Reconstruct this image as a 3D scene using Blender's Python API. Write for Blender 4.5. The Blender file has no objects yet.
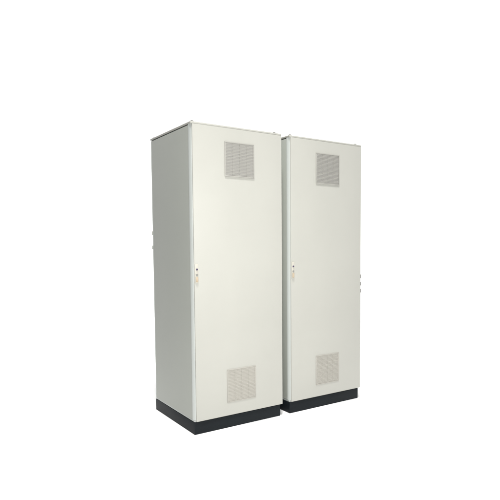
import bpy, bmesh, math
from mathutils import Vector, Matrix

# ------------------------------------------------------------------ setup
sc = bpy.context.scene
COL = sc.collection
sc.view_settings.view_transform = 'Standard'
sc.view_settings.look = 'None'
sc.view_settings.exposure = 0.0
sc.view_settings.gamma = 1.0

W, D, GAP, H, HP, INS = 0.7248, 0.7048, 0.0702, 2.1, 0.0876, 0.0159


# ------------------------------------------------------------------ materials
def mat(name, col, rough=0.5, metal=0.0, bump=0.0, bscale=600.0, var=0.0, vscale=3.0, spec=0.5):
    m = bpy.data.materials.new(name)
    m.use_nodes = True
    nt = m.node_tree
    b = nt.nodes['Principled BSDF']
    b.inputs['Base Color'].default_value = (*col, 1)
    b.inputs['Roughness'].default_value = rough
    b.inputs['Metallic'].default_value = metal
    b.inputs['Specular IOR Level'].default_value = spec
    tc = nt.nodes.new('ShaderNodeTexCoord')
    if var > 0:
        n = nt.nodes.new('ShaderNodeTexNoise')
        n.inputs['Scale'].default_value = vscale
        n.inputs['Detail'].default_value = 5
        nt.links.new(tc.outputs['Object'], n.inputs['Vector'])
        r = nt.nodes.new('ShaderNodeValToRGB')
        r.color_ramp.elements[0].position = 0.3
        r.color_ramp.elements[1].position = 0.7
        r.color_ramp.elements[0].color = (*[c * (1 - var) for c in col], 1)
        r.color_ramp.elements[1].color = (*[min(1, c * (1 + var)) for c in col], 1)
        nt.links.new(n.outputs['Fac'], r.inputs['Fac'])
        nt.links.new(r.outputs['Color'], b.inputs['Base Color'])
        mr = nt.nodes.new('ShaderNodeMapRange')
        mr.inputs['To Min'].default_value = max(0.05, rough - 0.06)
        mr.inputs['To Max'].default_value = rough + 0.06
        nt.links.new(n.outputs['Fac'], mr.inputs['Value'])
        nt.links.new(mr.outputs['Result'], b.inputs['Roughness'])
    if bump > 0:
        n2 = nt.nodes.new('ShaderNodeTexNoise')
        n2.inputs['Scale'].default_value = bscale
        n2.inputs['Detail'].default_value = 2
        nt.links.new(tc.outputs['Object'], n2.inputs['Vector'])
        bp = nt.nodes.new('ShaderNodeBump')
        bp.inputs['Strength'].default_value = bump
        bp.inputs['Distance'].default_value = 0.001
        nt.links.new(n2.outputs['Fac'], bp.inputs['Height'])
        nt.links.new(bp.outputs['Normal'], b.inputs['Normal'])
    return m


M = {
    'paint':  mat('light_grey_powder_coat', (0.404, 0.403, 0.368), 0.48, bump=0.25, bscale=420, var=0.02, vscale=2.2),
    'panel':  mat('shade_toned_panel_coat', (0.366, 0.382, 0.346), 0.5, bump=0.25, bscale=420, var=0.025, vscale=1.8),  # same paint as the door, toned down to carry the side's shade
    'frame':  mat('pale_frame_profile_coat', (0.485, 0.51, 0.49), 0.38, bump=0.1, var=0.015),
    'seal':   mat('dark_rubber_seal', (0.035, 0.038, 0.038), 0.75, bump=0.2, var=0.1, vscale=20),
    'plinth': mat('charcoal_plinth_coat', (0.0062, 0.0089, 0.0110), 0.6, bump=0.3, bscale=300, var=0.12, vscale=5, spec=0.18),
    'grille': mat('grey_plastic_grille', (0.325, 0.320, 0.293), 0.5, bump=0.1, var=0.02, vscale=8),
    'warm_grille': mat('warm_pale_plastic_grille', (0.352, 0.340, 0.306), 0.5, bump=0.1, var=0.02, vscale=8),
    'warm_filter': mat('warm_pale_filter_mat', (0.40, 0.386, 0.35), 0.95, bump=0.15, bscale=260, var=0.03, vscale=12, spec=0.1),
    'filter': mat('grey_filter_mat', (0.37, 0.362, 0.345), 0.95, bump=0.15, bscale=260, var=0.03, vscale=12, spec=0.1),
    'cream':  mat('ivory_lock_plate_plastic', (0.455, 0.44, 0.385), 0.4, bump=0.05, var=0.02, vscale=20),
    'dark':   mat('dark_violet_keyhole', (0.10, 0.085, 0.14), 0.4, var=0.1, vscale=40),
    'steel':  mat('dull_zinc_steel', (0.30, 0.30, 0.28), 0.42, metal=0.6, var=0.08, vscale=30),
    'hinge':  mat('grey_hinge_coat', (0.13, 0.13, 0.13), 0.5, var=0.05, vscale=20),
    'tan':    mat('tan_lever_plastic', (0.40, 0.325, 0.235), 0.5, var=0.04, vscale=30),
    'floor':  mat('white_studio_paper', (0.90, 0.90, 0.90), 0.9, bump=0.05, bscale=60, var=0.01, vscale=0.6, spec=0.1),
}


# ------------------------------------------------------------------ mesh helpers
def box(bm, x0, x1, y0, y1, z0, z1, bev=0.0, seg=2, mi=0, rot=None):
    """one bevelled box added to bm"""
    t = bmesh.new()
    bmesh.ops.create_cube(t, size=1.0)
    c = Vector(((x0 + x1) / 2, (y0 + y1) / 2, (z0 + z1) / 2))
    for v in t.verts:
        v.co = Vector((v.co.x * (x1 - x0), v.co.y * (y1 - y0), v.co.z * (z1 - z0)))
    if bev > 0:
        bmesh.ops.bevel(t, geom=t.edges[:], offset=bev, segments=seg, profile=0.5, affect='EDGES', clamp_overlap=True)
    for v in t.verts:
        if rot is not None:
            v.co = rot @ v.co
        v.co += c
    merge(bm, t, mi)


def merge(bm, t, mi=0):
    vm = {}
    for v in t.verts:
        vm[v] = bm.verts.new(v.co)
    for f in t.faces:
        nf = bm.faces.new([vm[v] for v in f.verts])
        nf.material_index = mi
        nf.smooth = True
    t.free()


def lathe(bm, prof, center, axis='Z', n=20, mi=0):
    """closed solid of revolution, prof = [(r, h), ...]"""
    t = bmesh.new()
    rings = []
    for r, h in prof:
        rings.append([t.verts.new((r * math.cos(2 * math.pi * k / n), r * math.sin(2 * math.pi * k / n), h)) for k in range(n)])
    for a, b in zip(rings, rings[1:]):
        for k in range(n):
            t.faces.new((a[k], a[(k + 1) % n], b[(k + 1) % n], b[k]))
    t.faces.new(list(reversed(rings[0])))
    t.faces.new(rings[-1])
    R = Matrix.Identity(3)
    if axis == '-Y':
        R = Matrix.Rotation(math.radians(90), 3, 'X')
    for v in t.verts:
        v.co = R @ v.co + Vector(center)
    merge(bm, t, mi)


def extrude_xy(bm, poly, z0, z1, mi=0):
    """vertical prism of an outline in plan"""
    t = bmesh.new()
    lo = [t.verts.new((x, y, z0)) for x, y in poly]
    hi = [t.verts.new((x, y, z1)) for x, y in poly]
    n = len(poly)
    for k in range(n):
        t.faces.new((lo[k], lo[(k + 1) % n], hi[(k + 1) % n], hi[k]))
    t.faces.new(list(reversed(lo)))
    t.faces.new(hi)
    bmesh.ops.recalc_face_normals(t, faces=t.faces[:])
    merge(bm, t, mi)


def obj(name, bm, mats, parent=None, flat=False):
    bmesh.ops.recalc_face_normals(bm, faces=bm.faces[:])
    me = bpy.data.meshes.new(name)
    bm.to_mesh(me)
    bm.free()
    for m in (mats if isinstance(mats, (list, tuple)) else [mats]):
        me.materials.append(m)
    try:
        me.set_sharp_from_angle(angle=math.radians(32))
    except Exception:
        pass
    o = bpy.data.objects.new(name, me)
    COL.objects.link(o)
    if parent is not None:
        o.parent = parent
    return o


# ------------------------------------------------------------------ the setting: seamless white sweep
def sweep():
    bm = bmesh.new()
    cx, cy = 0.7, -0.3
    R0, RC, HT = 5.0, 1.8, 8.0
    prof = [(0.0, 0.0), (1.5, 0.0), (3.0, 0.0), (R0, 0.0)]
    for k in range(1, 13):
        a = k / 12 * math.pi / 2
        prof.append((R0 + RC * math.sin(a), RC - RC * math.cos(a)))
    prof.append((R0 + RC, HT))
    a0, a1, n = math.radians(-38), math.radians(140), 72     # bearing from +y toward +x
    rows = []
    for i in range(n + 1):
        a = a0 + (a1 - a0) * i / n
        rows.append([bm.verts.new((cx + r * math.sin(a), cy + r * math.cos(a), z)) for r, z in prof[1:]])
    c = bm.verts.new((cx, cy, 0))
    for i in range(n):
        bm.faces.new((c, rows[i][0], rows[i + 1][0]))
        for j in range(len(prof) - 2):
            bm.faces.new((rows[i][j], rows[i][j + 1], rows[i + 1][j + 1], rows[i + 1][j]))
    # the open side: flat paper running out behind the camera
    m = 40
    ring = []
    for i in range(m + 1):
        a = a1 + (2 * math.pi - (a1 - a0)) * i / m
        if i == 0:
            ring.append(rows[n][:3])
        elif i == m:
            ring.append(rows[0][:3])
        else:
            ring.append([bm.verts.new((cx + r * math.sin(a), cy + r * math.cos(a), 0)) for r, z in prof[1:4]])
    for i in range(m):
        bm.faces.new((c, ring[i][0], ring[i + 1][0]))
        for j in range(2):
            bm.faces.new((ring[i][j], ring[i][j + 1], ring[i + 1][j + 1], ring[i + 1][j]))
    for f in bm.faces:
        f.smooth = True
    o = obj('white_ground', bm, M['floor'])
    o['kind'] = 'structure'
    return o


sweep()


# ------------------------------------------------------------------ the cabinet
def make_cabinet():
    root = bpy.data.objects.new('enclosure_cabinet', None)
    root.empty_display_size = 0.2
    COL.objects.link(root)
    ZR = H - 0.013                       # underside of the roof sheet
    y_f = 0.0

    # plinth: welded base, set back a little from the body
    bm = bmesh.new()
    px0, px1, py0, py1 = 0.002, W - INS, 0.001, D - 0.004
    box(bm, px0, px1, py0, py1, 0.0, HP - 0.001, 0.003, 3)
    obj('plinth', bm, M['plinth'], root)

    # frame: floor pan, chamfered corner posts, upper rails
    bm = bmesh.new()
    box(bm, 0.004, W - 0.004, 0.006, D - 0.004, HP, HP + 0.012, 0.003, 2)
    c, d = 0.012, 0.029
    for sx in (0, 1):
        for sy in (0, 1):
            poly = [(c * 0.88, y_f), (0.05, y_f), (0.05, d), (0.0, d), (0.0, 0.0245), (0.0012, 0.0195), (0.0065, 0.0055)]
            if sx: poly = [(W - x, y) for x, y in poly]
            if sy: poly = [(x, D - y) for x, y in poly]
            extrude_xy(bm, poly, HP + 0.0125, ZR - 0.001)
    obj('frame', bm, M['frame'], root)

    # rubber seals: door gap and roof joint
    bm = bmesh.new()
    box(bm, 0.0105, W - 0.012, 0.0125, 0.020, HP + 0.014, ZR - 0.004)
    box(bm, 0.008, W - 0.008, 0.036, D - 0.036, ZR - 0.030, ZR - 0.002)
    obj('seal', bm, M['seal'], root)

    # side panels
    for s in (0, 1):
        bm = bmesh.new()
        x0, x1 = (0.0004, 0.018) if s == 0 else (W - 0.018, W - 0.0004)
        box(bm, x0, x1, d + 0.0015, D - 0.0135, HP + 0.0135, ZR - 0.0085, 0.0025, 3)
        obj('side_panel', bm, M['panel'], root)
    # rear panel
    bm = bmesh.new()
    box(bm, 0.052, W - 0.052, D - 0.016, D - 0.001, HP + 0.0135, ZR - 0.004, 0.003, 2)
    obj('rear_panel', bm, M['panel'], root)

    # roof sheet with folded rim
    bm = bmesh.new()
    box(bm, 0.0, W, -0.0085, D - 0.001, ZR, H, 0.004, 3)
    roof = obj('roof', bm, M['paint'], root)
    for x in (0.022, W - 0.05):
        for y in (0.014, D - 0.03):
            bm = bmesh.new()
            lathe(bm, [(0.014, 0.0), (0.014, 0.003), (0.010, 0.0035), (0.010, 0.007), (0.008, 0.0085)], (x, y, H), n=18)
            obj('roof_bolt', bm, M['steel'], roof)

    # door: folded sheet with rounded edges, a hair proud of the frame
    bm = bmesh.new()
    box(bm, 0.0125, W - 0.0005, -0.008, 0.012, HP + 0.003, ZR - 0.0006, 0.0022, 4)
    door = obj('door', bm, M['paint'], root)
    yd = -0.008

    # latches on the rear edge of the left side
    for zc in (1.275, 1.385):
        bm = bmesh.new()
        box(bm, -0.0035, 0.006, D - 0.012, D - 0.001, zc - 0.014, zc + 0.014, 0.003, 2)
        obj('rear_latch', bm, M['panel'], root)

    # ventilation grilles
    for zc in (1.877, 0.300):
        cx, s = 0.369, 0.1185
        fr = 0.008
        low = zc < 1.0
        gm, fm = (M['warm_grille'], M['warm_filter']) if low else (M['grille'], M['filter'])
        pr = 0.0036 if low else 0.0055
        bm = bmesh.new()
        y0, y1 = yd - pr, yd + 0.001
        box(bm, cx - s, cx + s, y0, y1, zc + s - fr, zc + s, 0.002, 2)
        box(bm, cx - s, cx + s, y0, y1, zc - s, zc - s + fr, 0.002, 2)
        box(bm, cx - s, cx - s + fr, y0 + 0.0002, y1 - 0.0002, zc - s + fr, zc + s - fr, 0.0015, 2)
        box(bm, cx + s - fr, cx + s, y0 + 0.0002, y1 - 0.0002, zc - s + fr, zc + s - fr, 0.0015, 2)
        g = obj('vent_grille', bm, gm, root)
        bm = bmesh.new()
        n = 22
        h = 2 * (s - fr)
        for k in range(n):
            z = zc - s + fr + h * (k + 0.5) / n
            box(bm, cx - s + fr - 0.001, cx + s - fr + 0.001, yd - pr, yd + 0.0008, z - 0.0012, z + 0.0012,
                0.0006, 1, rot=Matrix.Rotation(math.radians(38), 3, 'X'))
        for k in (1, 2, 3):
            x = cx - s + fr + h * k / 4
            box(bm, x - 0.0012, x + 0.0012, yd - 0.0032, yd - 0.0003, zc - s + fr, zc + s - fr, 0.0005, 1)
        obj('louvres', bm, gm, g)
        bm = bmesh.new()
        box(bm, cx - s + fr, cx + s - fr, yd - 0.0008, yd + 0.0005, zc - s + fr, zc + s - fr)
        obj('filter_mat', bm, fm, g)

    # door lock
    lx = 0.0285
    bm = bmesh.new()
    box(bm, lx - 0.0125, lx + 0.0125, yd - 0.006, yd + 0.001, 1.037, 1.163, 0.004, 3)
    lock = obj('door_lock', bm, M['cream'], root)
    yl = yd - 0.006
    bm = bmesh.new()
    lathe(bm, [(0.0068, -0.001), (0.0068, 0.003), (0.0056, 0.005), (0.005, 0.0048), (0.005, 0.0025)], (lx, yl, 1.128), '-Y', 20)
    obj('keyhole', bm, M['dark'], lock)
    bm = bmesh.new()
    lathe(bm, [(0.007, -0.001), (0.007, 0.0035), (0.005, 0.005)], (lx, yl, 1.092), '-Y', 18)
    obj('lock_button', bm, M['steel'], lock)
    bm = bmesh.new()
    box(bm, lx - 0.0085, lx + 0.0085, yl - 0.005, yl + 0.001, 1.043, 1.078, 0.003, 2)
    obj('latch_lever', bm, M['tan'], lock)
    return root


def copy_tree(o, parent=None):
    c = o.copy()
    COL.objects.link(c)
    if parent is not None:
        c.parent = parent
    for ch in list(o.children):
        copy_tree(ch, c)
    return c


def add_hinge(root, zc):
    bm = bmesh.new()
    for k in (-1, 0, 1):
        zz = zc + k * 0.060
        lathe(bm, [(0.0045, -0.016), (0.0065, -0.014), (0.0065, 0.014), (0.0045, 0.016)], (W + 0.0048, 0.002, zz), n=14)
    box(bm, W - 0.004, W + 0.0022, 0.0015, 0.010, zc - 0.075, zc + 0.075, 0.001, 1)
    obj('hinge', bm, M['hinge'], root)


GROUP = 'pair of tall grey enclosure cabinets'
a = make_cabinet()
a.location = (0, 0, 0)
a['label'] = 'tall light grey steel cabinet on the left with its broad grey side panel visible'
a['category'] = 'cabinet'
a['group'] = GROUP
b = copy_tree(a)
b.location = (W + GAP, 0, 0)
b['label'] = 'tall light grey steel cabinet on the right, its side mostly hidden behind its neighbour'
b['category'] = 'cabinet'
add_hinge(b, 0.966)
b['group'] = GROUP


# ------------------------------------------------------------------ light
def area(name, loc, target, size, power, col=(1, 1, 1), spread=180, size_y=None):
    L = bpy.data.lights.new(name, 'AREA')
    L.energy = power
    L.color = col
    L.size = size
    if size_y:
        L.shape = 'RECTANGLE'
        L.size_y = size_y
    L.spread = math.radians(spread)
    o = bpy.data.objects.new(name, L)
    COL.objects.link(o)
    o.location = loc
    o.rotation_euler = (Vector(target) - Vector(loc)).to_track_quat('-Z', 'Y').to_euler()
    return o


area('added_floor_whitener', (-1.22, -2.8, 10.5), (1.2, 1.0, 0.0), 1.3, 1310, (1, 0.995, 0.985))  # added, out of view: overexposes the floor to shadowless white
area('key_lamp', (-0.22, -2.4, 1.68), (0.2, 0, 1.15), 0.5, 62, (1, 0.99, 0.96))
area('added_backdrop_whitener', (3.0, 1.5, 6.0), (5.0, 5.0, 2.0), 4.0, 150, (1, 1, 1))  # added, out of view: lifts the sweep wall to clipped white

w = bpy.data.worlds.new('World')
sc.world = w
w.use_nodes = True
bg = w.node_tree.nodes['Background']
bg.inputs['Color'].default_value = (0.98, 0.99, 1.0, 1)
bg.inputs['Strength'].default_value = 0.035

# ------------------------------------------------------------------ camera
F, CX, CY, PITCH, YAW, ROLL, TX, TY, TZ = 526.744, 282.5145, 280.8687, 0.0667, 0.6099, -0.0046, -1.513, -3.2157, 1.2837
cd = bpy.data.cameras.new('camera')
cam = bpy.data.objects.new('camera', cd)
COL.objects.link(cam)
fw = Vector((math.sin(YAW) * math.cos(PITCH), math.cos(YAW) * math.cos(PITCH), -math.sin(PITCH)))
rt = Vector((math.cos(YAW), -math.sin(YAW), 0))
up = rt.cross(fw)
r2 = rt * math.cos(ROLL) + up * math.sin(ROLL)
u2 = -rt * math.sin(ROLL) + up * math.cos(ROLL)
m = Matrix((r2, u2, -fw)).transposed().to_4x4()
m.translation = Vector((TX, TY, TZ))
cam.matrix_world = m
cd.sensor_width = 36.0
cd.lens = F / 500 * 36.0
cd.shift_x = (250 - CX) / 500
cd.shift_y = (CY - 250) / 500
cd.clip_start = 0.05
cd.clip_end = 200
sc.camera = cam
